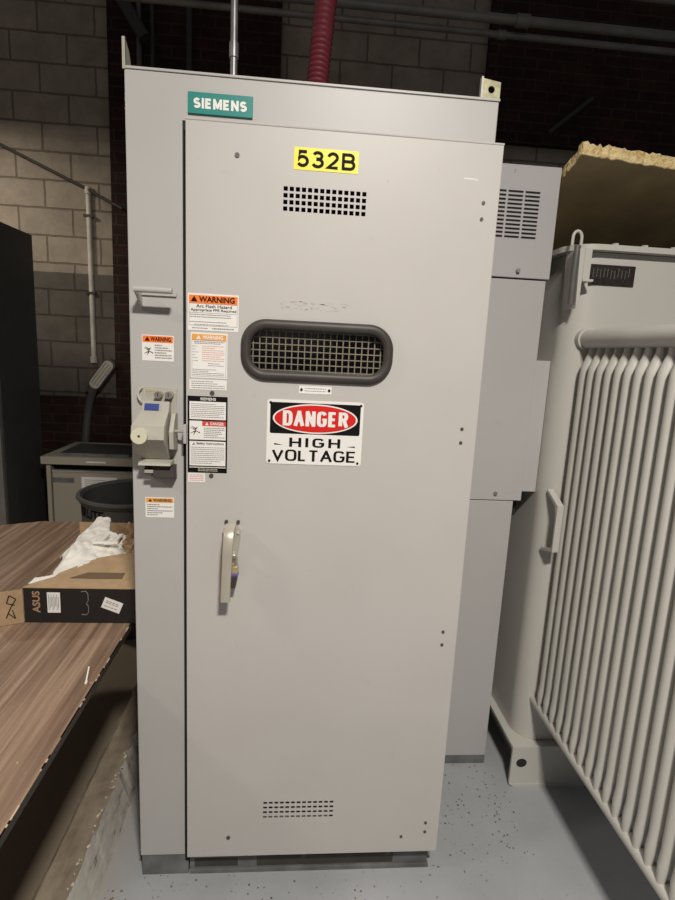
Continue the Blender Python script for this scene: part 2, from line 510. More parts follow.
# plinth: worn base bar
pl = nb(); bx(pl, .004, .146, .004, D - .02, 0, .073); bx(pl, .15, W - .004, .008, D - .02, .004, .073); bx(pl, .15, W + .002, .002, .03, 0, .012)
plo = obj('plinth', pl, 'plinth', cab)
pw = nb(); bx(pw, .165, .30, .0065, .009, .022, .050); bx(pw, .36, .90 - .1, .0065, .009, .02, .055)
obj('worn_patch', pw, 'rubber', plo)

# door sheet with real perforations and window opening
DY0, DY1 = -.031, -.027
door = nb()
bx(door, .149, .930, DY0, -.0275, .098, 2.178, .0017, 2)
dobj = obj('door', door, 'door', cab)
ct = nb()
ox = W / 2
for i in range(14):
    for j in range(4):
        cx = .391 + i * (.586 - .391) / 13; cz = 2.038 - j * .0155
        bx(ct, cx - .0052, cx + .0052, -.05, 0, cz - .0052, cz + .0052)
for i in range(13):
    for j in range(4):
        cx = .383 + i * (.586 - .383) / 12; cz = .286 - j * .0165
        bx(ct, cx - .0057, cx + .0057, -.05, 0, cz - .0048, cz + .0048)
prism(ct, rrect(.486, 1.645, .352, .116, .045), 'y', -.05, 0)
cut(dobj, ct)
obj('gap_shade_strip', bx(nb(), .1358, .1497, .003, .019, .051, 2.183), 'dark', cab)  # dark strip filling the groove, stands in for the gap's shade
# folded returns of the door pan
rt = nb()
bx(rt, .149, .1515, -.0275, -.006, .098, 2.178); bx(rt, .9275, .930, -.0275, -.001, .098, 2.178)
bx(rt, .1515, .9275, -.0275, -.003, 2.1755, 2.178); bx(rt, .1515, .9275, -.0275, -.003, .098, .1005)
tube(rt, [(.149, -.0295, 2.1775), (.930, -.0295, 2.1775)], .0032, 10)  # rounded bead added so the top edge catches a highlight
obj('door_edge', rt, 'door', cab)
# rubber gasket round the window, glass and wire screen
gk = nb()
path = rrect(.486, 1.645, .370, .130, .052, 10)
pr = [Vector((x, DY0 - .003, z)) for x, z in path]
n = len(pr); rings = []
for i, p in enumerate(pr):
    t = (pr[(i + 1) % n] - pr[i - 1]).normalized(); u = Vector((0, 1, 0)); w_ = t.cross(u)
    rings.append([gk.verts.new(p + w_ * math.cos(a) * .0132 + u * math.sin(a) * .011) for a in (2 * PI * k / 12 for k in range(12))])
for i in range(n):
    A, B = rings[i], rings[(i + 1) % n]
    for k in range(12): gk.faces.new((A[k], A[(k + 1) % 12], B[(k + 1) % 12], B[k]))
obj('window_gasket', gk, 'rubber', cab, True)
obj('window_glass', prism(nb(), rrect(.486, 1.645, .35, .114, .044), 'y', -.029, -.026), 'glass', cab)
ws = nb()
for i in range(25):
    x = .486 + (i - 12) * .0168; bx(ws, x - .0014, x + .0014, -.014, -.011, 1.57, 1.72)
for j in range(9):
    z = 1.645 + (j - 4) * .0168; bx(ws, .278, .694, -.0145, -.0115, z - .0014, z + .0014)
obj('window_wire_screen', ws, 'wire', cab)

# hinges side and cover screws
for x, z in ((.89, 2.038), (.889, 1.999), (.888, 1.459), (.888, 1.421), (.887, .858), (.887, .817), (.887, .205), (.887, .172), (.812, .156), (.272, 2.105), (.273, .167), (.216, 1.528), (.215, 1.307)):
    s = nb(); cyl(s, (x, DY0 - .0022, z), (x, DY0 + .001, z), .0045 if z < 2.1 and x > .8 else .006, 12)
    obj('screw', s, 'screw', cab, True)
for x in (.508, .781):
    s = nb(); cyl(s, (x, -.001, .062), (x, .01, .062), .008, 12); obj('plinth_bolt', s, 'screw', cab, True)

# lifting tabs on the roof
lt = nb()
prism(lt, [(.873, 2.293), (.921, 2.293), (.921, 2.336), (.873, 2.343)], 'y', .012, .016); 
lo = obj('lifting_tab', lt, 'zinc', cab)
c = nb(); cyl(c, (.898, -.02, 2.318), (.898, .05, 2.318), .0085, 24); cut(lo, c)
obj('tab_edge', bx(nb(), .869, .8735, .004, .018, 2.293, 2.343), 'wire', lo)
lt = nb()
prism(lt, [(.0, 2.293), (.055, 2.293), (.03, 2.335), (.0, 2.352)], 'x', .000, .004)
bx(lt, -.003, .004, -.003, .003, 2.285, 2.353)
obj('lifting_tab', lt, 'cast', cab)

# maker's plate
mp = obj('maker_plate', bx(nb(), .150, .305, -.006, 0, 2.199, 2.247, .001), 'teal', cab)
stroke_letters('plate_lettering', 'SIEMENS', .163, .291, 2.211, 2.234, -.0062, 'white', mp, .0058, .14)
# number label
nl = obj('number_label', bx(nb(), .409, .567, DY0 - .001, DY0, 2.083, 2.134), 'yellow', cab)
stroke_letters('number_lettering', '532B', .415, .560, 2.089, 2.128, DY0 - .0013, 'black', nl, .0072, .28)

# --- labels -------------------------------------------------
def warn_label(name, x0, x1, z0, z1, y, band, inkband, part=cab, rows=5, pic=False, seed=1, bandh=.28, tri='black', border=True):
    L = obj(name, bx(nb(), x0, x1, y - .0008, y, z0, z1), 'white', part)
    yb = y - .0009; h = z1 - z0
    obj('label_band', bx(nb(), x0 + .002, x1 - .002, yb - .0004, yb, z1 - h * bandh, z1 - .002), band, L)
    zz0, zz1 = z1 - h * bandh + h * bandh * .15, z1 - .002 - h * bandh * .12
    w = x1 - x0
    t = nb(); tri_sign(t, x0 + w * .17, (zz0 + zz1) / 2, (zz1 - zz0) * .58, yb - .0006)
    lettering('label_heading', 'WARNING', x0 + w * .27, x1 - w * .09, zz0, zz1, yb - .0005, inkband, L, .03)
    obj('alert_triangle', t, tri, L, normals=False)
    pb = nb(); xs = x0 + (w * .40 if pic else w * .06)
    print_rows(pb, xs, x1 - w * .06, z0 + h * .08, z1 - h * (bandh + .06), rows, yb, seed=seed)
    if border: frame_rect(pb, x0 + .002, x1 - .002, z0 + .002, z1 - h * bandh, .0009, yb)
    obj('fine_print', pb, 'grey_ink', L)
    return L

LY = DY0
# large warning label
x0, x1, z0, z1 = .154, .281, 1.686, 1.777
L = obj('arc_flash_label', bx(nb(), x0, x1, LY - .0008, LY, z0, z1), 'white', cab)
yb = LY - .0009
obj('label_band', bx(nb(), x0 + .003, x1 - .003, yb - .0004, yb, 1.753, 1.773), 'orange', L)
t = nb(); tri_sign(t, .170, 1.7635, .0085, yb - .0006); obj('alert_triangle', t, 'black', L, normals=False)
lettering('label_heading', 'WARNING', .182, .271, 1.756, 1.7705, yb - .0005, 'black', L, .035)
lettering('label_text', 'Arc Flash Hazard', .175, .264, 1.7425, 1.7505, yb, 'black', L, .012)
lettering('label_text', 'Appropriate PPE Required', .161, .275, 1.732, 1.7405, yb, 'black', L, .012)
pb = nb(); frame_rect(pb, x0 + .003, x1 - .003, z0 + .012, 1.753, .0008, yb)
bx(pb, x0 + .003, x1 - .003, yb - .0003, yb, 1.7295, 1.7302)
print_rows(pb, .159, .262, 1.717, 1.728, 2, yb, .0018, 0, 3)
print_rows(pb, .159, .252, 1.705, 1.710, 1, yb, .0018, 0, 4)
print_rows(pb, .170, .255, 1.699, 1.703, 1, yb, .0014, 0, 5)
print_rows(pb, .165, .205, 1.689, 1.695, 1, yb, .002, 0, 6); print_rows(pb, .215, .270, 1.688, 1.696, 1, yb, .003, 0, 7)
obj('fine_print', pb, 'grey_ink', L)

# tall amber label
x0, x1, z0, z1 = .161, .254, 1.566, 1.681
L = obj('warning_label', bx(nb(), x0, x1, LY - .0008, LY, z0, z1), 'white', cab)
obj('label_band', bx(nb(), x0 + .003, x1 - .003, yb - .0004, yb, 1.662, 1.677), 'amber', L)
t = nb(); tri_sign(t, .181, 1.669, .006, yb - .0006); obj('alert_triangle', t, 'white', L, normals=False)
lettering('label_heading', 'WARNING', .191, .243, 1.6645, 1.6745, yb - .0005, 'white', L, .03)
pb = nb(); frame_rect(pb, x0 + .003, x1 - .003, z0 + .004, 1.662, .0007, yb)
print_rows(pb, .170, .246, 1.652, 1.660, 2, yb, .0018, .1, 11)
print_rows(pb, .166, .182, 1.606, 1.650, 6, yb, .0012, .5, 12)
print_rows(pb, .205, .245, 1.596, 1.606, 2, yb, .0015, .5, 13)
print_rows(pb, .166, .246, 1.572, 1.590, 4, yb, .0015, .3, 14)
obj('fine_print', pb, 'grey_ink', L)
obj('faded_print', print_rows(nb(), .190, .246, 1.608, 1.650, 8, yb, .0016, .3, 15), 'pink_ink', L)
L = obj('small_label', bx(nb(), .158, .253, LY - .0008, LY, 1.536, 1.562), 'white', cab)
obj('fine_print', print_rows(nb(), .163, .248, 1.538, 1.560, 4, yb, .0018, .4, 16), 'grey_ink', L)

# black schedule label
x0, x1, z0, z1 = .153, .256, 1.315, 1.519
L = obj('rating_label', bx(nb(), x0, x1, LY - .0008, LY, z0, z1), 'black', cab)
lettering('label_heading', 'SIEMENS', .186, .226, 1.508, 1.5155, yb, 'white', L, .015)
pp = nb(); bx(pp, .158, .252, yb - .0003, yb, 1.458, 1.505); bx(pp, .158, .252, yb - .0003, yb, 1.404, 1.454); bx(pp, .158, .252, yb - .0003, yb, 1.334, 1.400)
bx(pp, .157, .253, yb - .0003, yb, 1.3285, 1.3305)
obj('label_panels', pp, 'white', L)
yc = yb - .0004
obj('red_band', bx(nb(), .191, .2525, yc - .0003, yc, 1.441, 1.454), 'faded_red', L)
t = nb(); tri_sign(t, .203, 1.447, .0045, yc - .0005); obj('alert_triangle', t, 'white', L, normals=False)
lettering('label_heading', 'DANGER', .212, .247, 1.4435, 1.4515, yc - .0004, 'white', L, .02)
lettering('label_heading', 'Safety Instructions', .176, .247, 1.3895, 1.3975, yc, 'black', L, .01)
pb = nb(); tri_sign(pb, .169, 1.393, .004, yc - .0002)
print_rows(pb, .162, .248, 1.462, 1.501, 8, yc, .0015, .35, 21)
print_rows(pb, .195, .249, 1.408, 1.438, 6, yc, .0019, .3, 22)
print_rows(pb, .162, .249, 1.338, 1.386, 9, yc, .0015, .35, 23)
obj('fine_print', pb, 'grey_ink', L)
def spark(cx, cz, s, y, part):
    b = nb()
    for (a, bb), (c_, d) in (((-1, .7), (0, .2)), ((-.8, 1.0), (.2, .4)), ((-1, -.6), (0, -.1)), ((-.4, -1.), (.1, -.1)), ((0, .1), (1, -.5)), ((-.1, -.2), (.4, .8))):
        p = Vector((cx + a * s, 0, cz + bb * s)); q = Vector((cx + c_ * s, 0, cz + d * s)); dd = (q - p).normalized(); nn = Vector((-dd.z, 0, dd.x)) * s * .11
        b.faces.new([b.verts.new((v.x, y, v.z)) for v in (p + nn * .3, q + nn, q - nn, p - nn * .3)])
    obj('shock_pictogram', b, 'black', part, normals=False)
spark(.173, 1.428, .012, yc - .0002, L)
obj('base_print', print_rows(nb(), .18, .232, 1.318, 1.327, 2, yb, .002, 0, 24), 'tanlabel', L)
L = obj('small_label', bx(nb(), .154, .199, LY - .0008, LY, 1.288, 1.313), 'white', cab)
obj('faded_print', print_rows(nb(), .158, .195, 1.291, 1.310, 4, yb, .0018, .3, 25), 'pink_ink', L)

# left column labels
L = warn_label('warning_label', .031, .112, 1.603, 1.669, 0, 'orange', 'black', rows=6, pic=True, seed=31, border=False)
spark(.048, 1.628, .011, -.0014, L)
warn_label('warning_label', .033, .110, 1.177, 1.234, 0, 'amber', 'rubber', rows=6, seed=32, bandh=.25, border=False)

# nameplate under window
L = obj('name_plate', bx(nb(), .441, .527, LY - .001, LY, 1.537, 1.5575), 'white', cab)
yb2 = LY - .0011
obj('fine_print', print_rows(nb(), .456, .512, 1.541, 1.554, 2, yb2, .0017, .2, 41), 'grey_ink', L)
for x in (.4475, .5205):
    s = nb(); cyl(s, (x, LY - .003, 1.5475), (x, LY, 1.5475), .0035, 12); obj('rivet', s, 'black', L, True)

# danger sign
sg = obj('danger_sign', prism(nb(), rrect(.4875, 1.4325, .256, .173, .008, 4), 'y', LY - .0015, LY), 'white', cab)
y1 = LY - .0016
bp_ = prism(nb(), rrect(.4875, 1.4705, .240, .083, .005, 4), 'y', y1 - .0003, y1); obj('black_panel', bp_, 'black', sg)
obj('white_oval', prism(nb(), ellipse(.4875, 1.4705, .113, .0395), 'y', y1 - .0006, y1 - .0003), 'white', sg)
obj('red_oval', prism(nb(), ellipse(.4875, 1.4705, .1085, .036), 'y', y1 - .0009, y1 - .0006), 'red', sg)
stroke_letters('sign_lettering', 'DANGER', .401, .575, 1.4505, 1.491, y1 - .0011, 'white', sg, .0100, .12, thin=.0072)
stroke_letters('sign_lettering', 'HIGH', .420, .557, 1.3935, 1.4185, y1, 'black', sg, .0080, .45, thin=.0046)
stroke_letters('sign_lettering', 'VOLTAGE', .374, .602, 1.355, 1.386, y1, 'black', sg, .0074, .16, thin=.0048)
for a, bb in ((.380, .403), (.597, .574)):
    dsh = nb(); dsh.faces.new([dsh.verts.new(p) for p in ((a, y1 - .0003, 1.4025 if a < .4 else 1.3965), (bb, y1 - .0003, 1.398), (a, y1 - .0003, 1.398 if a < .4 else 1.4005))])
    obj('sign_dash', dsh, 'black', sg, normals=False)
for x, z in ((.368, 1.511), (.608, 1.511), (.368, 1.354), (.606, 1.354)):
    s = nb(); cyl(s, (x, y1 - .002, z), (x, y1, z), .0032, 12); obj('sign_screw', s, 'black', sg, True)

# residue of an old sticker above the window: a scatter of thin grimy patches
rs = nb(); rnd = random.Random(5)
for i in range(60):
    x = rnd.uniform(.385, .552); z = rnd.uniform(1.748, 1.771); w = rnd.uniform(.002, .012); h = rnd.uniform(.0007, .0022)
    bx(rs, x, x + w, LY - .00025, LY, z, z + h)
M['residue'] = flat('sticker_residue', (.40, .375, .34), .7, var=.15)
obj('sticker_residue', rs, 'residue', cab)
# scratches
sk = nb()
for (a, b_, c_, d) in ((.835, 2.094, .868, 2.091), (.862, 2.0915, .872, 2.0895)):
    bx(sk, a, c_, LY - .0003, LY, d, d + .0022)
obj('scratch', sk, 'white', cab)

# door handle
hd = nb()
pts = [(.2485, 1.158), (.2485, 1.130), (.256, 1.085), (.262, 1.050), (.278, 1.050), (.289, 1.095), (.295, 1.130), (.295, 1.158), (.285, 1.172), (.258, 1.172)]
prism(hd, pts, 'y', DY0 - .014, DY0, .002)
hobj = obj('door_handle', hd, 'cast', cab)
gr = nb()
prof = [(DY0 - .012, 1.178), (DY0 - .040, 1.172), (DY0 - .056, 1.150), (DY0 - .060, 1.10), (DY0 - .060, .972), (DY0 - .046, .966), (DY0 - .044, 1.10), (DY0 - .038, 1.140), (DY0 - .012, 1.150)]
prism(gr, prof, 'x', .256, .283, .002)
# taper the grip toward its foot
for v in gr.verts:
    k = (1.178 - v.co.z) / .21; v.co.x -= .008 * k; v.co.x = .268 + (v.co.x - .268) * (1 - .10 * k)
obj('grip', gr, 'cast', hobj, True)
for x in (.2565, .2885):
    s = nb(); cyl(s, (x, DY0 - .005, 1.180), (x, DY0, 1.180), .005, 12); obj('mounting_bolt', s, 'screw', hobj, True)
for x in (.2535, .2905):
    s = nb(); cyl(s, (x, DY0 - .019, 1.155), (x, DY0 - .014, 1.155), .004, 12); obj('rivet', s, 'wire', hobj, True)
hs = nb(); bx(hs, .262, .284, DY0 - .034, DY0 - .012, 1.088, 1.094, .001); obj('hasp', hs, 'metal', hobj)

pk = thing('padlock', 'small brass and purple padlock hanging from the door handle of the 532B cabinet', 'padlock', (.280, DY0 - .028, 1.03))
pb = nb(); bx(pb, .266, .294, DY0 - .042, DY0 - .022, 1.046, 1.066, .003); obj('body', pb, 'brass', pk, True)
pb = nb(); bx(pb, .2655, .2945, DY0 - .0425, DY0 - .0215, 1.038, 1.046, .002); obj('purple_band', pb, 'purple', pk)
pb = nb(); prism(pb, [(.266, 1.038), (.293, 1.038), (.287, 1.004), (.268, 1.004)], 'y', DY0 - .042, DY0 - .022, .002); obj('bumper', pb, 'rubber', pk)
sh = nb(); tube(sh, [(.271, DY0 - .032, 1.062), (.271, DY0 - .032, 1.082)] + [(.280 - .009 * math.cos(a), DY0 - .032, 1.085 + .011 * math.sin(a)) for a in (PI * k / 10 for k in range(1, 10))] + [(.289, DY0 - .032, 1.082), (.289, DY0 - .032, 1.062)], .0032, 10)
obj('shackle', sh, 'metal', pk, True)

# outrigger bar high on the left column
hb = nb(); tube(hb, [(.031, -.060, 1.776), (.122, -.060, 1.776)], .0075, 14)
pho = obj('pull_bar', hb, 'cabinet', cab, True)
hb = nb(); prism(hb, [(0, 1.778), (-.060, 1.778), (-.060, 1.770), (0, 1.730)], 'x', .031, .034)
bx(hb, .034, .120, -.006, 0, 1.768, 1.778)
obj('bar_bracket', hb, 'cabinet', pho)

# key interlock operator on the left column
plate = nb(); bx(plate, .030, .119, -.003, 0, 1.30, 1.535, .001)
op = obj('key_interlock', plate, 'beige', cab)
hz = nb()
prism(hz, [(0, 1.497), (-.022, 1.500), (-.030, 1.478), (-.078, 1.442), (-.084, 1.408), (-.018, 1.346), (0, 1.340)], 'x', .022, .104, .002)
for v in hz.verts:
    if v.co.z > 1.47: v.co.x = .07 + (v.co.x - .063) * .85
obj('housing', hz, 'beige', op)
sb = nb(); prism(sb, [(-.003, 1.470), (-.030, 1.470), (-.060, 1.425), (-.055, 1.380), (-.02, 1.372), (-.003, 1.372)], 'x', .111, .122, .001)
obj('side_lever', sb, 'beige', op)
kb = nb(); tube(kb, [(.046, -.080, 1.418), (.046, -.096, 1.418)], .020, 28); obj('knob', kb, 'cream', op, True)
kb = nb(); cyl(kb, (.046, -.0968, 1.418), (.046, -.096, 1.418), .003, 10); obj('knob_hole', kb, 'dark', op)
for x in (.076, .103):
    kb = nb(); tube(kb, [(x, -.003, 1.517), (x, -.028, 1.517)], .0095, 20); kc = obj('key_cylinder', kb, 'metal', op, True)
    obj('key_slot', bx(nb(), x - .001, x + .001, -.0285, -.028, 1.512, 1.522), 'dark', op)
obj('blue_plate', prism(nb(), [(-.0272, 1.494), (-.0278, 1.494), (-.0345, 1.478), (-.034, 1.477)], 'x', .043, .080), 'blue', op)
kb = nb(); bx(kb, .036, .066, -.0035, -.003, 1.516, 1.530); obj('small_plate', kb, 'tanlabel', op)
pr_ = print_rows(nb(), .038, .064, 1.517, 1.529, 3, -.0036, .0016, .2, 51); obj('fine_print', pr_, 'grey_ink', op)
kb = nb(); tube(kb, [(.031, -.004, 1.532)] + [(.034 - .012 * math.sin(a), -.012, 1.515 + .018 * math.cos(a)) for a in (PI * k / 8 for k in range(1, 8))] + [(.034, -.006, 1.492)], .0025, 8); obj('wire_loop', kb, 'wire', op, True)
kb = nb(); prism(kb, [(0, 1.346), (-.050, 1.340), (-.052, 1.334), (0, 1.330)], 'x', .030, .112); obj('lower_ledge', kb, 'beige', op)
kb = nb(); prism(kb, [(0, 1.330), (-.034, 1.328), (-.040, 1.300), (0, 1.288)], 'x', .060, .118, .001); obj('latch_block', kb, 'rubber', op)
kb = nb(); bx(kb, .036, .060, -.014, 0, 1.303, 1.330); obj('latch_recess', kb, 'dark', op)
kb = nb(); bx(kb, .044, .066, -.046, -.038, 1.312, 1.320, .001); obj('latch_tab', kb, 'cast', op)
kb = nb(); tube(kb, [(.122, -.035, 1.425), (.145, -.040, 1.425)], .004, 10); obj('linkage_pin', kb, 'cast', op, True)
obj('striker_tab', bx(nb(), .1445, .152, -.046, -.0315, 1.394, 1.444, .001), 'cabinet', cab)

# ------------------------------------------------------------------ rear cabinet
rc = thing('auxiliary_cabinet', 'narrow light grey cabinet with slotted vent standing between the 532B cabinet and the transformer', 'electrical cabinet', (1.10, .8, 0))
X0 = .925
lower = obj('lower_section', bx(nb(), X0, 1.266, .450, 1.25, .035, 1.128, .002), 'rear', rc)
obj('middle_section', bx(nb(), X0, 1.294, .446, 1.25, 1.131, 1.930, .002), 'rear', rc)
up = obj('upper_section', bx(nb(), X0, 1.301, .436, 1.25, 1.934, 2.297, .002), 'rear', rc)
ct = nb()
for cx0, cx1 in ((1.066, 1.117), (1.124, 1.176), (1.183, 1.235)):
    for j in range(12):
        z = 2.212 - j * .0132; bx(ct, cx0, cx1, .30, .48, z - .0036, z + .0036)
cut(up, ct)
obj('vent_backing', bx(nb(), 1.05, 1.245, .4405, .4425, 2.05, 2.23), 'dark', up)
obj('plinth', bx(nb(), X0 + .002, 1.264, .447, 1.24, 0, .034), 'plinth', rc)
for x, z in ((1.183, 1.957), (1.191, 1.158)):
    s = nb(); cyl(s, (x, .424 if z > 1.9 else .438, z), (x, .446, z), .007, 12); obj('screw', s, 'galv', rc, True)
s = nb(); cyl(s, (1.225, .50, 2.297), (1.225, .50, 2.309), .006, 10); obj('roof_bolt', s, 'galv', rc, True)
jb = obj('side_box', bx(nb(), 1.294, 1.3505, .455, .62, 1.165, 1.655, .002), 'rear', rc)
obj('vent_marking', print_rows(nb(), 1.137, 1.143, 2.268, 2.284, 3, .4357, .002, .2, 61), 'grey_ink', rc)
db = nb(); bx(db, 1.266, 1.30, .50, .62, 1.06, 1.13); obj('cable_gland', db, 'dark', rc)

# ------------------------------------------------------------------ transformer
tr = thing('transformer', 'large pale grey liquid filled transformer with a bank of vertical cooling fins at the right', 'transformer', (1.8, .8, 0))
TX, TY = 1.352, .365
def roundfoot(x0, x1, y0, y1, r, n=8):
    out = []
    for cx, cy, a0 in ((x1 - r, y1 - r, 0), (x0 + r, y1 - r, PI / 2), (x0 + r, y0 + r, PI), (x1 - r, y0 + r, 1.5 * PI)):
        for k in range(n + 1):
            a = a0 + PI / 2 * k / n; out.append((cx + r * math.cos(a), cy + r * math.sin(a)))
    return out
tk = nb(); prism(tk, roundfoot(TX, 2.7, TY, 1.35, .085), 'z', .175, 2.02); obj('tank', tk, 'tank', tr, True)
tk = nb(); prism(tk, roundfoot(TX - .03, 2.73, TY - .035, 1.38, .10), 'z', 2.022, 2.040); lid = obj('lid_flange', tk, 'tank', tr, True)
tk = nb(); prism(tk, roundfoot(TX + .10, 2.60, TY + .06, 1.25, .08), 'z', 2.040, 2.058); obj('cover_plate', tk, 'duct_pipe', tr, True)
for i in range(7):
    s = nb(); x = 1.50 + i * .105; cyl(s, (x, TY + .03, 2.04), (x, TY + .03, 2.058), .011, 6)
    obj('cover_bolt', s, 'tank', tr)
# base frame
bs_ = nb()
bx(bs_, 1.322, 2.72, .325, .337, .012, .175, .001)
bx(bs_, 1.322, 1.42, .337, 1.39, .160, .174, .001)
bx(bs_, 1.42, 2.7, .337, 1.38, .160, .172)
prism(bs_, [(1.322, .012), (1.34, 0), (2.7, 0), (2.7, .012)], 'y', .322, .337)
bx(bs_, 1.40, 2.6, .42, 1.33, .0, .16)
fb = obj('base_frame', bs_, 'tank', tr)
obj('jacking_hole', prism(nb(), ellipse(1.362, .105, .021, .018, 24), 'y', .3235, .325), 'dark', tr)
# headers
HX = 1.425
hd = nb(); tube(hd, [(HX, TY + .02, 1.735), (HX, -.62, 1.735)], .031, 24); obj('upper_header', hd, 'tank', tr, True)
hd = nb(); tube(hd, [(HX, TY + .01, 1.735), (HX, TY - .012, 1.735)], .037, 24); obj('header_weld', hd, 'tank', tr, True)
hd = nb(); tube(hd, [(HX - .012, TY + .02, .345), (HX - .012, -.62, .345)], .023, 20); obj('lower_header', hd, 'tank', tr, True)
# fins
def fin_bm(y):
    b = nb()
    prof = [  # z, x0, x1, half thickness
        (.350, 1.380, 1.425, .013), (.378, 1.379, 1.435, .014), (.405, 1.377, 1.52, .016), (.445, 1.381, 1.60, .0175), (.48, 1.381, 1.61, .0195),
        (1.05, 1.381, 1.61, .0195),
        (1.615, 1.381, 1.61, .0195), (1.642, 1.383, 1.60, .0185), (1.665, 1.392, 1.52, .0185), (1.690, 1.402, 1.455, .012), (1.72, 1.404, 1.445, .009)]
    rings = []
    for z, xa, xb, h in prof:
        xa += .014; xb += .014
        ring = []
        for k in range(9):
            a = PI / 2 + PI * k / 8; ring.append((xa + h + h * math.cos(a), y + h * math.sin(a)))
        g = h * .5; ring.append((xa + 1.7 * h, y - g))
        for k in range(9):
            a = -PI / 2 + PI * k / 8; ring.append((xb - g + g * math.cos(a), y + g * math.sin(a)))
        ring.append((xa + 1.7 * h, y + g))
        rings.append([b.verts.new((p[0], p[1], z)) for p in ring])
    n_ = len(rings[0])
    for A, B in zip(rings, rings[1:]):
        for k in range(n_): b.faces.new((A[k], A[(k + 1) % n_], B[(k + 1) % n_], B[k]))
    b.faces.new(rings[0]); b.faces.new(rings[-1])
    return b
f0 = obj('cooling_fin', fin_bm(.322), 'tank', tr, True)
for i in range(1, 19):
    f = f0.copy(); C.objects.link(f); f.parent = tr; f.location = (0, -.0494 * i, 0)
# nameplate
np_ = obj('rating_plate', bx(nb(), 1.405, 1.563, TY - .004, TY, 1.915, 1.982, .001), 'nameplate', tr)
mk = nb(); rnd = random.Random(3)
for i in range(11):
    x = 1.415 + i * .0125; z = 1.955 + rnd.uniform(-.004, .004)
    bx(mk, x, x + .0022, TY - .0048, TY - .004, z - .014, z + .014)
    if i % 2: bx(mk, x, x + .008, TY - .0048, TY - .004, z + .008, z + .010)
obj('embossed_marks', mk, 'duct_pipe', np_)
# lifting lug at the corner
lg = nb(); prism(lg, [(TX - .012, 2.02), (TX + .006, 2.02), (TX + .006, 1.87), (TX - .004, 1.83)], 'y', TY - .045, TY + .05, .0015)
lgo = obj('lifting_lug', lg, 'tank', tr)
lg = nb(); bx(lg, TX + .006, TX + .030, TY - .046, TY + .01, 1.925, 2.022, .001); bx(lg, TX + .006, TX + .042, TY - .050, TY + .01, 1.918, 1.925); obj('lug_plate', lg, 'tank', lgo)
lg = nb(); tube(lg, [(1.320, .340, 2.03), (1.320, .340, 2.055)] + [(1.335 - .015 * math.cos(a), .340, 2.055 + .022 * math.sin(a)) for a in (PI * k / 10 for k in range(1, 10))] + [(1.350, .340, 2.055), (1.350, .340, 2.03)], .0052, 10); obj('lifting_ring', lg, 'tank', lgo, True)
lg = nb(); tube(lg, [(1.334, .330, 2.03), (1.330, .325, 1.95), (1.337, .335, 1.845)], .010, 10); obj('lug_strap', lg, 'duct_pipe', lgo, True)
# grab handle (bent flat bar)
gh = nb()
prism(gh, [(TY + .02, 1.195), (TY - .068, 1.155), (TY - .068, .985), (TY + .02, .960), (TY + .02, .972), (TY - .058, .997), (TY - .058, 1.145), (TY + .02, 1.182)], 'x', 1.362, 1.385, .001)
obj('grab_handle', gh, 'tank', tr)

# ------------------------------------------------------------------ insulation board over the transformer
def bz(y): return 2.313 + -.35 * (y - .35)
brd = thing('insulation_board', 'brown faced yellow fibre insulation board propped above the transformer', 'insulation board', (1.9, 1.0, bz(1.0)))
rnd = random.Random(11)
outl = []
P0, P1, P2, P3 = (1.322, .352), (2.45, .46), (2.45, 1.05), (1.322, 1.05)
P3 = (1.312, 1.05)
def seg_pts(a, b, n, j):
    return [(a[0] + (b[0] - a[0]) * k / n + rnd.uniform(-j, j), a[1] + (b[1] - a[1]) * k / n + rnd.uniform(-j, j)) for k in range(n)]
outl = seg_pts(P0, P1, 90, .004) + seg_pts(P1, P2, 4, 0) + seg_pts(P2, P3, 8, 0) + seg_pts(P3, P0, 60, .003)
bm = nb()
def col(off, jit, inset=0.):
    r = []
    for (x, y) in outl:
        cx, cy = 1.9, .75; k = 1 - inset
        x2, y2 = cx + (x - cx) * k, cy + (y - cy) * k
        r.append(bm.verts.new((x2, y2, bz(y2) + off + rnd.uniform(-jit, jit))))
    return r
R_ = [col(.001, .0), col(.010, .003, -.004), col(.020, .004, .003), col(.036, .005, .0)]
for A, B in zip(R_, R_[1:]):
    for k in range(len(A)): bm.faces.new((A[k], A[(k + 1) % len(A)], B[(k + 1) % len(A)], B[k]))
bm.faces.new(R_[0]); bm.faces.new(R_[-1])
obj('fibre_core', bm, 'fibre', brd)
bm = nb()
A = [bm.verts.new((x, y, bz(y))) for x, y in outl]; B = [bm.verts.new((x, y, bz(y) - .0015)) for x, y in outl]
bm.faces.new(A); bm.faces.new(B)
for k in range(len(A)): bm.faces.new((A[k], A[(k + 1) % len(A)], B[(k + 1) % len(A)], B[k]))
obj('foil_facing', bm, 'facing', brd)

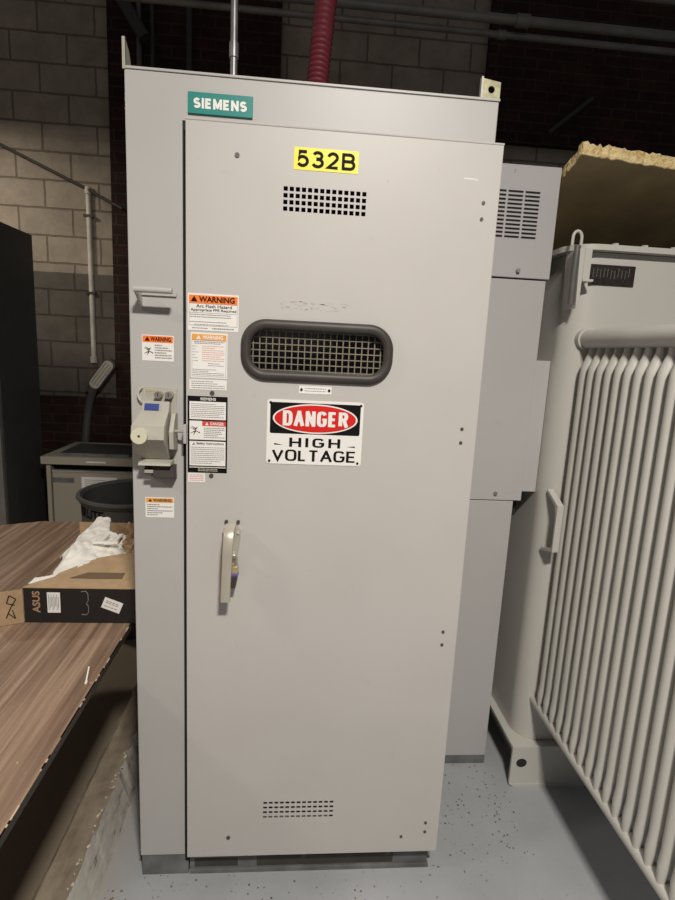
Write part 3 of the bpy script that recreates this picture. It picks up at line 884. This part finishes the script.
# ------------------------------------------------------------------ table
tb = thing('folding_table', 'brown wood grain laminate table left of the grey cabinet', 'table', (-.55, .1, 0))
top = [(-.075, -1.15), (-.075, 1.205), (-.80, 1.205), (-.965, 1.13), (-.965, -1.15)]
obj('tabletop', prism(nb(), top, 'z', .732, .750), 'wood', tb)
ed = nb()
bx(ed, -.0765, -.0735, -1.15, 1.205, .731, .7485)
obj('edge_banding', ed, 'table_edge', tb)
chp = nb(); rnd = random.Random(2)
for i in range(110):
    y = rnd.uniform(-1.1, 1.1); l = rnd.uniform(.004, .07)
    bx(chp, -.0772, -.0745, y, y + l, .7490, .7502)
obj('edge_chips', chp, 'chip', tb)['kind'] = 'stuff'
for x in (-.42, -.80):
    ap = nb(); bx(ap, x - .012, x + .012, -1.05, 1.00, .69, .731); obj('apron', ap, 'table_edge', tb)
for (x, y) in ((-.62, .95), (-.80, .95), (-.42, -1.0), (-.80, -1.0)):
    lgm = nb(); tube(lgm, [(x, y, .70), (x, y, .0)], .015, 12); obj('leg', lgm, 'locker', tb, True)

stk = nb(); tube(stk, [(-.114, -.050, .7545), (-.096, -.118, .7545)], .0022, 8)
so = obj('stick', stk, 'packing', None, True)
bmk = nb(); cyl(bmk, (-.0965, -.114, .7535), (-.0955, -.122, .7535), .0033, 8); obj('tip', bmk, 'packing', so, True)
tag(so, 'tiny white stick lying on the brown table near its edge', 'stick')

# ------------------------------------------------------------------ laptop box with packing on the table
bxo = thing('cardboard_box', 'open flat cardboard box with black printed side lying on the brown table', 'box', (-.24, .45, .751))
ZB, ZT = .7515, .868
def wallpoly(bm, a, b, z0, z1, t=.004):
    a = Vector((a[0], a[1], 0)); b = Vector((b[0], b[1], 0)); d = (b - a).normalized(); nn = Vector((-d.y, d.x, 0)) * t
    vs = [a, b, b + nn, a + nn]
    A = [bm.verts.new((v.x, v.y, z0)) for v in vs]; B = [bm.verts.new((v.x, v.y, z1)) for v in vs]
    bm.faces.new(A); bm.faces.new(B)
    for k in range(4): bm.faces.new((A[k], A[(k + 1) % 4], B[(k + 1) % 4], B[k]))
FL, FR, BR, BL = (-.405, .200), (-.020, .200), (-.060, .84), (-.480, .84)
w = nb(); wallpoly(w, FL, FR, ZB, ZT); front = obj('front_panel', w, 'boxblack', bxo)
w = nb(); wallpoly(w, (FR[0], FR[1] + .005), BR, ZB, ZT); obj('side_panel', w, 'kraft', bxo)
w = nb(); wallpoly(w, (BR[0] - .005, BR[1]), BL, ZB, ZT + .006); obj('back_panel', w, 'kraft', bxo)
w = nb(); prism(w, [(FL[0] + .004, FL[1] + .006), (FR[0] - .006, FR[1] + .006), (BR[0] - .008, BR[1] - .006), (BL[0] + .006, BL[1] - .006), (-.345, .50), (-.325, .30)], 'z', ZB, ZB + .004); obj('base_panel', w, 'kraft', bxo)
# inner lid flap, folded back over the front half
w = nb()
fp = [(-.405, .199, .869), (-.32, .33, .874), (-.255, .42, .880), (-.18, .455, .884), (-.022, .47, .884), (-.022, .199, .869)]
A = [w.verts.new(p) for p in fp]; B = [w.verts.new((p[0], p[1], p[2] + .003)) for p in fp]
w.faces.new(A); w.faces.new(B)
for k in range(6): w.faces.new((A[k], A[(k + 1) % 6], B[(k + 1) % 6], B[k]))
flap = obj('top_flap', w, 'kraft', bxo)
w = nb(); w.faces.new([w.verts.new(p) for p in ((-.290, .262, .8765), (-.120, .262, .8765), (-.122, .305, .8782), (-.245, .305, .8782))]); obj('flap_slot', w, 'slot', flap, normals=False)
# left end flap, unprinted kraft turned out
w = nb(); wallpoly(w, (-.474, .170), (-.407, .198), ZB, ZT - .004, .003); lf = obj('end_flap', w, 'kraft', bxo)
w = nb()
def on_flap(u, z): return (-.474 + .067 * u, .170 + .028 * u - .0012, z)
for (u0, z0, u1, z1) in ((.35, .775, .55, .81), (.55, .81, .75, .835), (.75, .835, .5, .85), (.5, .85, .4, .825), (.4, .825, .7, .815), (.45, .79, .7, .77), (.7, .77, .6, .80)):
    a = Vector(on_flap(u0, z0)); b = Vector(on_flap(u1, z1)); d = (b - a).normalized(); up_ = Vector((0, -1, 0)).cross(d) * .0018
    w.faces.new([w.verts.new(v) for v in (a - up_, b - up_, b + up_, a + up_)])
obj('handling_marks', w, 'boxblack', lf, normals=False)
# printing on the black side
def asus(u, v): return (-.385 + v * .028 + (1-u)*0 , .1985, .862 - (1 - u) * .080)
w = nb(); fit_text(w, 'ASUS', 0, 1, 0, 1, 0, .03, 1.0, lambda u, v: (-.355 - v * .024, .1992, .785 + u * .074)); obj('logo_lettering', w, 'logo', front, normals=False)
w = nb(); bx(w, -.333, -.293, .1988, .1995, .786, .855); so = obj('shipping_label', w, 'white', front)
wp = nb()
for i in range(8):
    x = -.329 + i * .0042; bx(wp, x, x + .0014, .1983, .1987, .795 + (i % 3) * .006, .848 - (i % 2) * .008)
obj('label_print', wp, 'grey_ink', so)
w = nb(); cx, cz, a_ = -.133, .812, -.38
pts = [(cx + math.cos(a_) * p - math.sin(a_) * q, cz + math.sin(a_) * p + math.cos(a_) * q) for p, q in ((-.030, -.018), (.030, -.018), (.030, .020), (-.030, .020))]
prism(w, pts, 'y', .1988, .1995); so = obj('serial_label', w, 'white', front)
wp = nb()
for q in (.010, .004, -.008):
    for p in (-.022, -.012, -.001, .010):
        c0 = [(cx + math.cos(a_) * (p + dp) - math.sin(a_) * (q + dq), cz + math.sin(a_) * (p + dp) + math.cos(a_) * (q + dq)) for dp, dq in ((0, -.0012), (.008, -.0012), (.008, .0012), (0, .0012))]
        prism(wp, c0, 'y', .1984, .1988)
obj('label_print', wp, 'grey_ink', so)
w = nb()
tube(w, [(-.228, .199, .858), (-.214, .199, .861), (-.207, .199, .852), (-.206, .199, .832), (-.208, .199, .824), (-.213, .199, .818), (-.208, .199, .812), (-.206, .199, .804), (-.207, .199, .788), (-.213, .199, .779), (-.228, .199, .781)], .0013, 6)
obj('printed_outline', w, 'outline', front)

# white crumpled packing foam spilling from the box
def sheet(name, poly, zf, mat, parent, res=.012, seed=0, thick=.004):
    xs = [p[0] for p in poly]; ys = [p[1] for p in poly]
    def inside(x, y):
        c = False; j = len(poly) - 1
        for i in range(len(poly)):
            if (poly[i][1] > y) != (poly[j][1] > y) and x < (poly[j][0] - poly[i][0]) * (y - poly[i][1]) / (poly[j][1] - poly[i][1]) + poly[i][0]: c = not c
            j = i
        return c
    bm = nb(); vs = {}
    nx = int((max(xs) - min(xs)) / res) + 2; ny = int((max(ys) - min(ys)) / res) + 2
    for i in range(nx):
        for j in range(ny):
            cells = min(xs) + (i + .5) * res, min(ys) + (j + .5) * res
            if not inside(*cells): continue
            q = []
            for a, b in ((i, j), (i + 1, j), (i + 1, j + 1), (i, j + 1)):
                if (a, b) not in vs:
                    x, y = min(xs) + a * res, min(ys) + b * res
                    vs[(a, b)] = bm.verts.new((x, y, zf(x, y)))
                q.append(vs[(a, b)])
            bm.faces.new(q)
    for f in bm.faces:
        f.normal_update()
    r = bmesh.ops.extrude_face_region(bm, geom=list(bm.faces))
    bmesh.ops.translate(bm, verts=[g for g in r['geom'] if isinstance(g, bmesh.types.BMVert)], vec=(0, 0, -thick))
    bmesh.ops.smooth_vert(bm, verts=bm.verts, factor=.5, use_axis_x=True, use_axis_y=True, use_axis_z=False)
    return obj(name, bm, mat, parent, True)
def zfoam(x, y):
    n1 = noise.noise(Vector((x * 11, y * 7, 1.3))); n2 = abs(noise.noise(Vector((x * 27 + 3, y * 16, 4.1))))
    ridge = .022 * math.exp(-((x + .36) / .07) ** 2) * min(1, max(0, (y - .25) / .25))
    return .874 + (.012 * n1 + .016 * n2 + ridge * .8) * min(1, max(.15, (y - .2) / .25)) + .02 * max(0, y - .4) - .10 * max(0, -.36 - .10 * max(0, y - .4) - x) * (1 if y > .3 else 0) * 8
pk_ = sheet('packing_foam', [(-.402, .212), (-.350, .265), (-.310, .315), (-.255, .40), (-.185, .45), (-.172, .49), (-.215, .56), (-.225, .66), (-.30, .68), (-.345, .83), (-.405, .835), (-.415, .72), (-.425, .66), (-.430, .52), (-.385, .44), (-.372, .34), (-.350, .285), (-.400, .262)], zfoam, 'packing', None, .006)
md = pk_.modifiers.new('smooth', 'SUBSURF'); md.levels = 1; md.render_levels = 1
tag(pk_, 'crumpled white packing foam lying in the open cardboard box', 'packing material')
fr = nb()
for (a, b, c_, d, zz) in ((-.30, -.21, .50, .515, .905), (-.285, -.27, .515, .60, .903), (-.235, -.22, .515, .60, .903)): bx(fr, a, b, c_, d, zz, zz + .008, .001)
obj('moulded_rib', fr, 'packing', pk_)
def zpaper(x, y):
    return .872 + .040 * abs(noise.noise(Vector((x * 22, y * 14, 9)))) + .022 * noise.noise(Vector((x * 50, y * 30, 2)))
kp = sheet('kraft_paper', [(-.26, .62), (-.16, .47), (-.03, .48), (-.065, .80), (-.24, .81)], zpaper, 'kraft', None, .010)
tag(kp, 'crumpled brown kraft paper at the back of the open cardboard box', 'packing paper')

# ------------------------------------------------------------------ timber beside the cabinet
bmt = nb()
ys = [-1.05 + .04 * i for i in range(50)]
rnd = random.Random(8); rings = []
for y in ys:
    j = lambda s: rnd.uniform(-s, s)
    prof = [(-.235 + j(.003), 0), (-.240 + j(.004), .135 + j(.003)), (-.225, .15 + j(.002)), (-.142 + j(.006), .15 + j(.004))]
    rings.append([bmt.verts.new((p[0], y, p[1])) for p in prof] + [bmt.verts.new((-.112 + j(.003), y, 0))])
for A, B in zip(rings, rings[1:]):
    for k in range(5):
        f = bmt.faces.new((A[k], A[(k + 1) % 5], B[(k + 1) % 5], B[k]))
        f.material_index = 1 if k == 3 else 0
bmt.faces.new(rings[0]); bmt.faces.new(rings[-1])
tmb = obj('painted_timber', bmt, ['timber', 'flake'])
tag(tmb, 'worn timber beam with flaking white paint lying under the table edge beside the cabinet', 'timber beam')
ch = nb(); rnd = random.Random(4)
for i in range(40):
    y = rnd.uniform(-.5, .35); s = rnd.uniform(.002, .007); x = -.143 + rnd.uniform(-.010, .004); z = .152
    ch.faces.new([ch.verts.new((x + s * math.cos(a) * rnd.uniform(.5, 1.), y + 1.6 * s * math.sin(a) * rnd.uniform(.5, 1.), z + rnd.uniform(0, .005))) for a in (0, 1.2, 2.4, 3.7, 5)])
obj('paint_flakes', ch, 'tanlabel', tmb)['kind'] = 'stuff'

# debris on the floor
db = nb(); rnd = random.Random(21)
for i in range(300):
    if i < 60: x, y = rnd.uniform(-.10, .12), rnd.uniform(-.22, .0)
    elif i < 210: x, y = rnd.uniform(.93, 1.30), rnd.uniform(.0, .44)
    else: x, y = rnd.uniform(.1, 1.1), rnd.uniform(-.3, -.01)
    s = rnd.uniform(.0015, .005)
    bm_ = [db.verts.new((x + s * math.cos(a) * rnd.uniform(.5, 1.2), y + s * math.sin(a) * rnd.uniform(.5, 1.2), .0012)) for a in (0, 1.3, 2.5, 3.8, 5)]
    tp = db.verts.new((x, y, .0012 + s * .5))
    for k in range(5): db.faces.new((bm_[k], bm_[(k + 1) % 5], tp))
    db.faces.new(bm_[::-1])
M['crumb'] = flat('brown_crumbs', (.17, .125, .085), .9, var=.6, vscale=15)
do = obj('floor_debris', db, 'crumb', None); do['kind'] = 'stuff'
tag(do, 'brown crumbs and paint chips scattered on the blue grey floor around the cabinet', 'debris')

# ------------------------------------------------------------------ dark locker
lk = thing('locker', 'tall dark grey steel cabinet at the left edge behind the table', 'locker', (-1.75, 2.42, 0))
obj('body', bx(nb(), -2.1, -1.43, 2.085, 2.60, .05, 2.345, .004), 'locker', lk)
obj('door', bx(nb(), -2.09, -1.435, 2.055, 2.083, .09, 2.33, .003), 'locker_front', lk)
obj('plinth', bx(nb(), -2.08, -1.45, 2.10, 2.58, 0, .05), 'locker', lk)
s = nb(); cyl(s, (-1.47, 2.25, 2.345), (-1.47, 2.25, 2.36), .012, 8); obj('roof_bolt', s, 'locker', lk)
s = nb(); tube(s, [(-1.52, 2.035, 1.05), (-1.52, 2.035, 1.20)], .008, 8); obj('handle', s, 'galv', lk)

# ------------------------------------------------------------------ low grey transformer enclosure behind the bin
sc = thing('floor_cabinet', 'low dusty grey green cabinet with overhanging lid behind the round bin', 'electrical cabinet', (-.9, 2.55, 0))
obj('lid', bx(nb(), -1.30, -.42, 2.27, 2.86, .825, .852, .004), 'smallcab', sc)
obj('lid_lip', bx(nb(), -1.295, -.425, 2.262, 2.272, .800, .850, .002), 'smallcab', sc)
obj('body', bx(nb(), -1.27, -.45, 2.36, 2.84, .06, .825, .003), 'smallcab', sc)
fp_ = obj('front_panel', bx(nb(), -1.235, -.48, 2.295, 2.318, .08, .745, .003), 'smallcab', sc)
obj('panel_edge', bx(nb(), -1.235, -.48, 2.288, 2.32, .742, .752, .001), 'smallcab_light', sc)
for x in (-1.27, -.475):
    obj('corner_post', bx(nb(), x, x + .028, 2.285, 2.36, .06, .815, .002), 'smallcab', sc)
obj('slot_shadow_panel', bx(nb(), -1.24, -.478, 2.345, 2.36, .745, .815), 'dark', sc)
obj('name_strip', bx(nb(), -.99, -.86, 2.2585, 2.262, .818, .828), 'white', sc)
lb = obj('paper_label', bx(nb(), -1.04, -.80, 2.2935, 2.2948, .60, .71), 'white', sc)
obj('label_print', print_rows(nb(), -1.02, -.82, .615, .695, 6, 2.2933, .004, .4, 71), 'grey_ink', lb)
obj('grey_tape', bx(nb(), -1.232, -1.09, 2.2935, 2.2948, .665, .70), 'plinth', sc)
obj('plinth', bx(nb(), -1.25, -.46, 2.33, 2.83, 0, .06), 'dark', sc)
# flat black tray lying on it
fr_ = nb(); prism(fr_, [(-1.21, 2.32), (-.72, 2.32), (-.76, 2.74), (-1.22, 2.76)], 'z', .853, .862)
tro = obj('flat_panel', fr_, 'locker'); tag(tro, 'flat black panel lying on the lid of the low grey green cabinet', 'panel')
fr_ = nb(); bx(fr_, -1.21, -.72, 2.314, 2.320, .853, .872); obj('raised_edge', fr_, 'plinth', tro)

# flexible conduit rising to a conduit body with pale cover
pts = []
ctrl = [Vector((-1.26, 2.92, .0)), Vector((-1.275, 2.93, .95)), Vector((-1.235, 2.98, 1.15)), Vector((-1.19, 3.0, 1.29))]
N_ = 120
for i in range(N_ + 1):
    t = i / N_; u = 1 - t
    pts.append(ctrl[0] * u ** 3 + ctrl[1] * 3 * u * u * t + ctrl[2] * 3 * u * t * t + ctrl[3] * t ** 3)
fc = thing('flexible_conduit', 'dark flexible conduit curving up the wall to a pale louvred fitting', 'conduit', (-1.26, 2.92, .86))
b = nb(); tube(b, pts, .03, 14, radii=[.029 + (.003 if i % 2 else 0) for i in range(N_ + 1)]); obj('hose', b, 'flex', fc, True)
d_ = (Vector((-1.045, 3.0, 1.485)) - Vector((-1.20, 3.0, 1.275))).normalized()
b = nb(); tube(b, [Vector((-1.20, 3.0, 1.275)) - d_ * .04, Vector((-1.20, 3.0, 1.275)) + d_ * .05], .042, 16); obj('connector', b, 'flex', fc, True)
b = nb(); prism(b, rrect(0, 0, .285, .098, .046, 6), 'y', -.04, .03, .004)
ang = math.atan2(d_.z, d_.x)
Mx = Matrix.Translation((-1.118, 3.0, 1.385)) @ Matrix.Rotation(-ang, 4, 'Y')
bmesh.ops.transform(b, matrix=Mx, verts=b.verts); cbx = obj('fitting_body', b, 'flex', fc, True)
b = nb(); prism(b, rrect(0, 0, .255, .080, .036, 6), 'y', -.048, -.041); bmesh.ops.transform(b, matrix=Mx, verts=b.verts); cvr = obj('fitting_cover', b, 'cream_pipe', fc)
b = nb()
for q in (-.024, 0, .024): bx(b, -.10, .10, -.0495, -.048, q - .004, q + .004)
bmesh.ops.transform(b, matrix=Mx, verts=b.verts); obj('cover_groove', b, 'smallcab', cvr)

# ------------------------------------------------------------------ round bin
bn = thing('waste_bin', 'round dark grey plastic bin behind the box on the table', 'bin', (-.48, 1.63, 0))
bc = (-.48, 1.63)
b = nb(); lathe(b, bc, [(.0, .0), (.24, .0), (.245, .02), (.285, .70), (.288, .79), (.278, .79), (.275, .70), (.235, .03), (.0, .03)])
obj('body', b, 'bin', bn, True)
b = nb(); lathe(b, bc, [(.288, .770), (.298, .770), (.302, .780), (.311, .790), (.308, .802), (.290, .804), (.280, .790), (.288, .770)])
obj('rim', b, 'bin', bn, True)
def on_bin(u, v):
    a = math.radians(-147) + u * math.radians(40); z = .700 + v * .056; r = .2868 + (z - .7) * .05
    return (bc[0] + r * math.cos(a), bc[1] + r * math.sin(a), z)
b = nb(); fit_text(b, 'BRUTE', 0, 1, 0, 1, 0, .03, 1.05, on_bin); obj('moulded_lettering', b, 'black', bn, normals=False)

# ------------------------------------------------------------------ pipes and conduits
def pipe(name, pts, r, mat, label, cat='pipe', group=None, bands=()):
    b = nb(); tube(b, pts, r, 14); o = obj(name, b, mat, None, True); tag(o, label, cat, group)
    for p, q in bands:
        b = nb(); tube(b, [p, q], r * 1.35, 14); obj('coupling', b, mat, o, True)
    return o
pipe('ceiling_pipe', [(-2.2, 1.2, 3.155), (5, 1.2, 3.155)], .020, 'duct_pipe', 'thicker horizontal grey pipe, middle of the three overhead pipes', group='overhead pipes', bands=[((1.36, 1.2, 3.155), (1.42, 1.2, 3.155))])
pipe('ceiling_pipe', [(-2.2, 1.26, 3.125), (5, 1.26, 3.125)], .014, 'duct_pipe', 'thin horizontal grey pipe, lowest of the three overhead pipes', group='overhead pipes', bands=[((1.30, 1.26, 3.125), (1.34, 1.26, 3.125))])
pipe('ceiling_pipe', [(-2.2, 1.1, 3.235), (5, 1.1, 3.235)], .014, 'duct_pipe', 'highest of the three overhead pipes at the top right corner', group='overhead pipes')
pipe('rigid_conduit', [(.213, .36, 2.294), (.213, .36, 3.9)], .0105, 'galv', 'shiny galvanised conduit rising from the roof of the 532B cabinet', 'conduit', bands=[((.213, .36, 2.50), (.213, .36, 2.54))])
pipe('wall_conduit', [(-1.226, 3.10, 2.79), (-1.222, 3.10, 1.50)], .019, 'cream_pipe', 'cream vertical conduit on the block wall above the low cabinet', 'conduit', bands=[((-1.224, 3.10, 1.52), (-1.224, 3.10, 1.47)), ((-1.226, 3.10, 2.81), (-1.226, 3.10, 2.76))])
for o in [o for o in C.objects if o.name.startswith('wall_conduit')]:
    for z in (2.60, 2.02): obj('pipe_clamp', bx(nb(), -1.262, -1.186, 3.078, 3.10, z - .009, z + .009), 'dark_pipe', o)
pipe('wall_cable', [(-2.6, 3.09, 3.42), (-1.84, 3.09, 3.06), (-1.24, 3.09, 2.80), (-.95, 3.035, 2.655)], .011, 'dark_pipe', 'dark cable running diagonally down across the block wall', 'cable')
pipe('vertical_conduit', [(-.80, 3.02, 2.9), (-.80, 3.02, 4.6)], .018, 'duct_pipe', 'dark conduit on the brick pier directly above the left corner of the 532B cabinet', 'conduit', 'vertical conduits high on the brick pier')
pipe('vertical_conduit', [(-.705, 3.02, 2.9), (-.705, 3.02, 4.6)], .016, 'dark_pipe', 'dark thin conduit just right of the one above the left corner of the 532B cabinet', 'conduit', 'vertical conduits high on the brick pier')
pipe('vertical_conduit', [(-.44, 3.02, 2.9), (-.44, 3.02, 4.6)], .022, 'dark_pipe', 'dark vertical conduit on the brick above the maker plate', 'conduit', 'vertical conduits high on the brick pier')
pipe('diagonal_strut', [(-1.0, 2.95, 4.20), (-.74, 2.95, 3.80)], .045, 'dark_pipe', 'thick dark diagonal strut at the top above the left corner of the 532B cabinet', 'strut')
pipe('diagonal_strut', [(2.34, 3.0, 3.43), (2.66, 3.0, 3.70)], .016, 'dark_pipe', 'dark diagonal rod on the brick wall above the insulation board', 'strut')

hp = []; NH = 150
a0, a1, a2 = Vector((.458, .33, 2.296)), Vector((.470, .34, 2.62)), Vector((.53, .38, 3.15))
for i in range(NH + 1):
    t = i / NH; hp.append(a0 * (1 - t) ** 2 + a1 * 2 * t * (1 - t) + a2 * t * t)
b = nb(); tube(b, hp, .03, 20, radii=[.030 + .0035 * (1 if (i % 3) == 0 else (-.3)) for i in range(NH + 1)])
ho = obj('red_hose', b, 'redhose', None, True); tag(ho, 'dark red corrugated hose rising from the roof of the 532B cabinet', 'hose')

# ------------------------------------------------------------------ camera
R3 = Matrix(((.9961643902, -.0346506740, -.0803482324), (-.0727250295, .1827542690, -.9804651688), (.0486577614, .9825478146, .1795333237)))
cd = bpy.data.cameras.new('camera'); cam = bpy.data.objects.new('camera', cd); C.objects.link(cam)
cd.sensor_fit = 'VERTICAL'; cd.sensor_height = 36; cd.lens = 532 / 900 * 36; cd.clip_start = .02
cam.matrix_world = Matrix.Translation((.435, -1.441, 1.647)) @ R3.to_4x4()
bpy.context.scene.camera = cam

# ------------------------------------------------------------------ lights
def area(name, loc, target, sx, sy, power, col):
    l = bpy.data.lights.new(name, 'AREA'); l.shape = 'RECTANGLE'; l.size = sx; l.size_y = sy; l.energy = power; l.color = col
    o = bpy.data.objects.new(name, l); C.objects.link(o); o.location = loc
    o.rotation_euler = (Vector(target) - Vector(loc)).to_track_quat('-Z', 'Y').to_euler()
    return o
area('ceiling_lamp_front', (.80, -2.15, 3.35), (.80, -2.149, 1.0), .30, .2, 142, (1., .94, .87))
area('ceiling_lamp_left', (-2.4, -1.0, 3.1), (-2.399, -1., .7), .4, .3, 36, (1., .92, .83))
area('aisle_lamp', (-2.2, 2.1, 3.25), (-2.2, 2.101, 2.3), .4, .2, 24, (1., .90, .78))

wd = bpy.data.worlds.new('room_light'); bpy.context.scene.world = wd; wd.use_nodes = True
wd.node_tree.nodes['Background'].inputs[0].default_value = (.95, .93, 1.0, 1)
wd.node_tree.nodes['Background'].inputs[1].default_value = .085

sc_ = bpy.context.scene
sc_.view_settings.view_transform = 'Standard'; sc_.view_settings.look = 'None'
sc_.view_settings.gamma = 1; sc_.view_settings.use_curve_mapping = False
sc_.view_settings.exposure = 0.
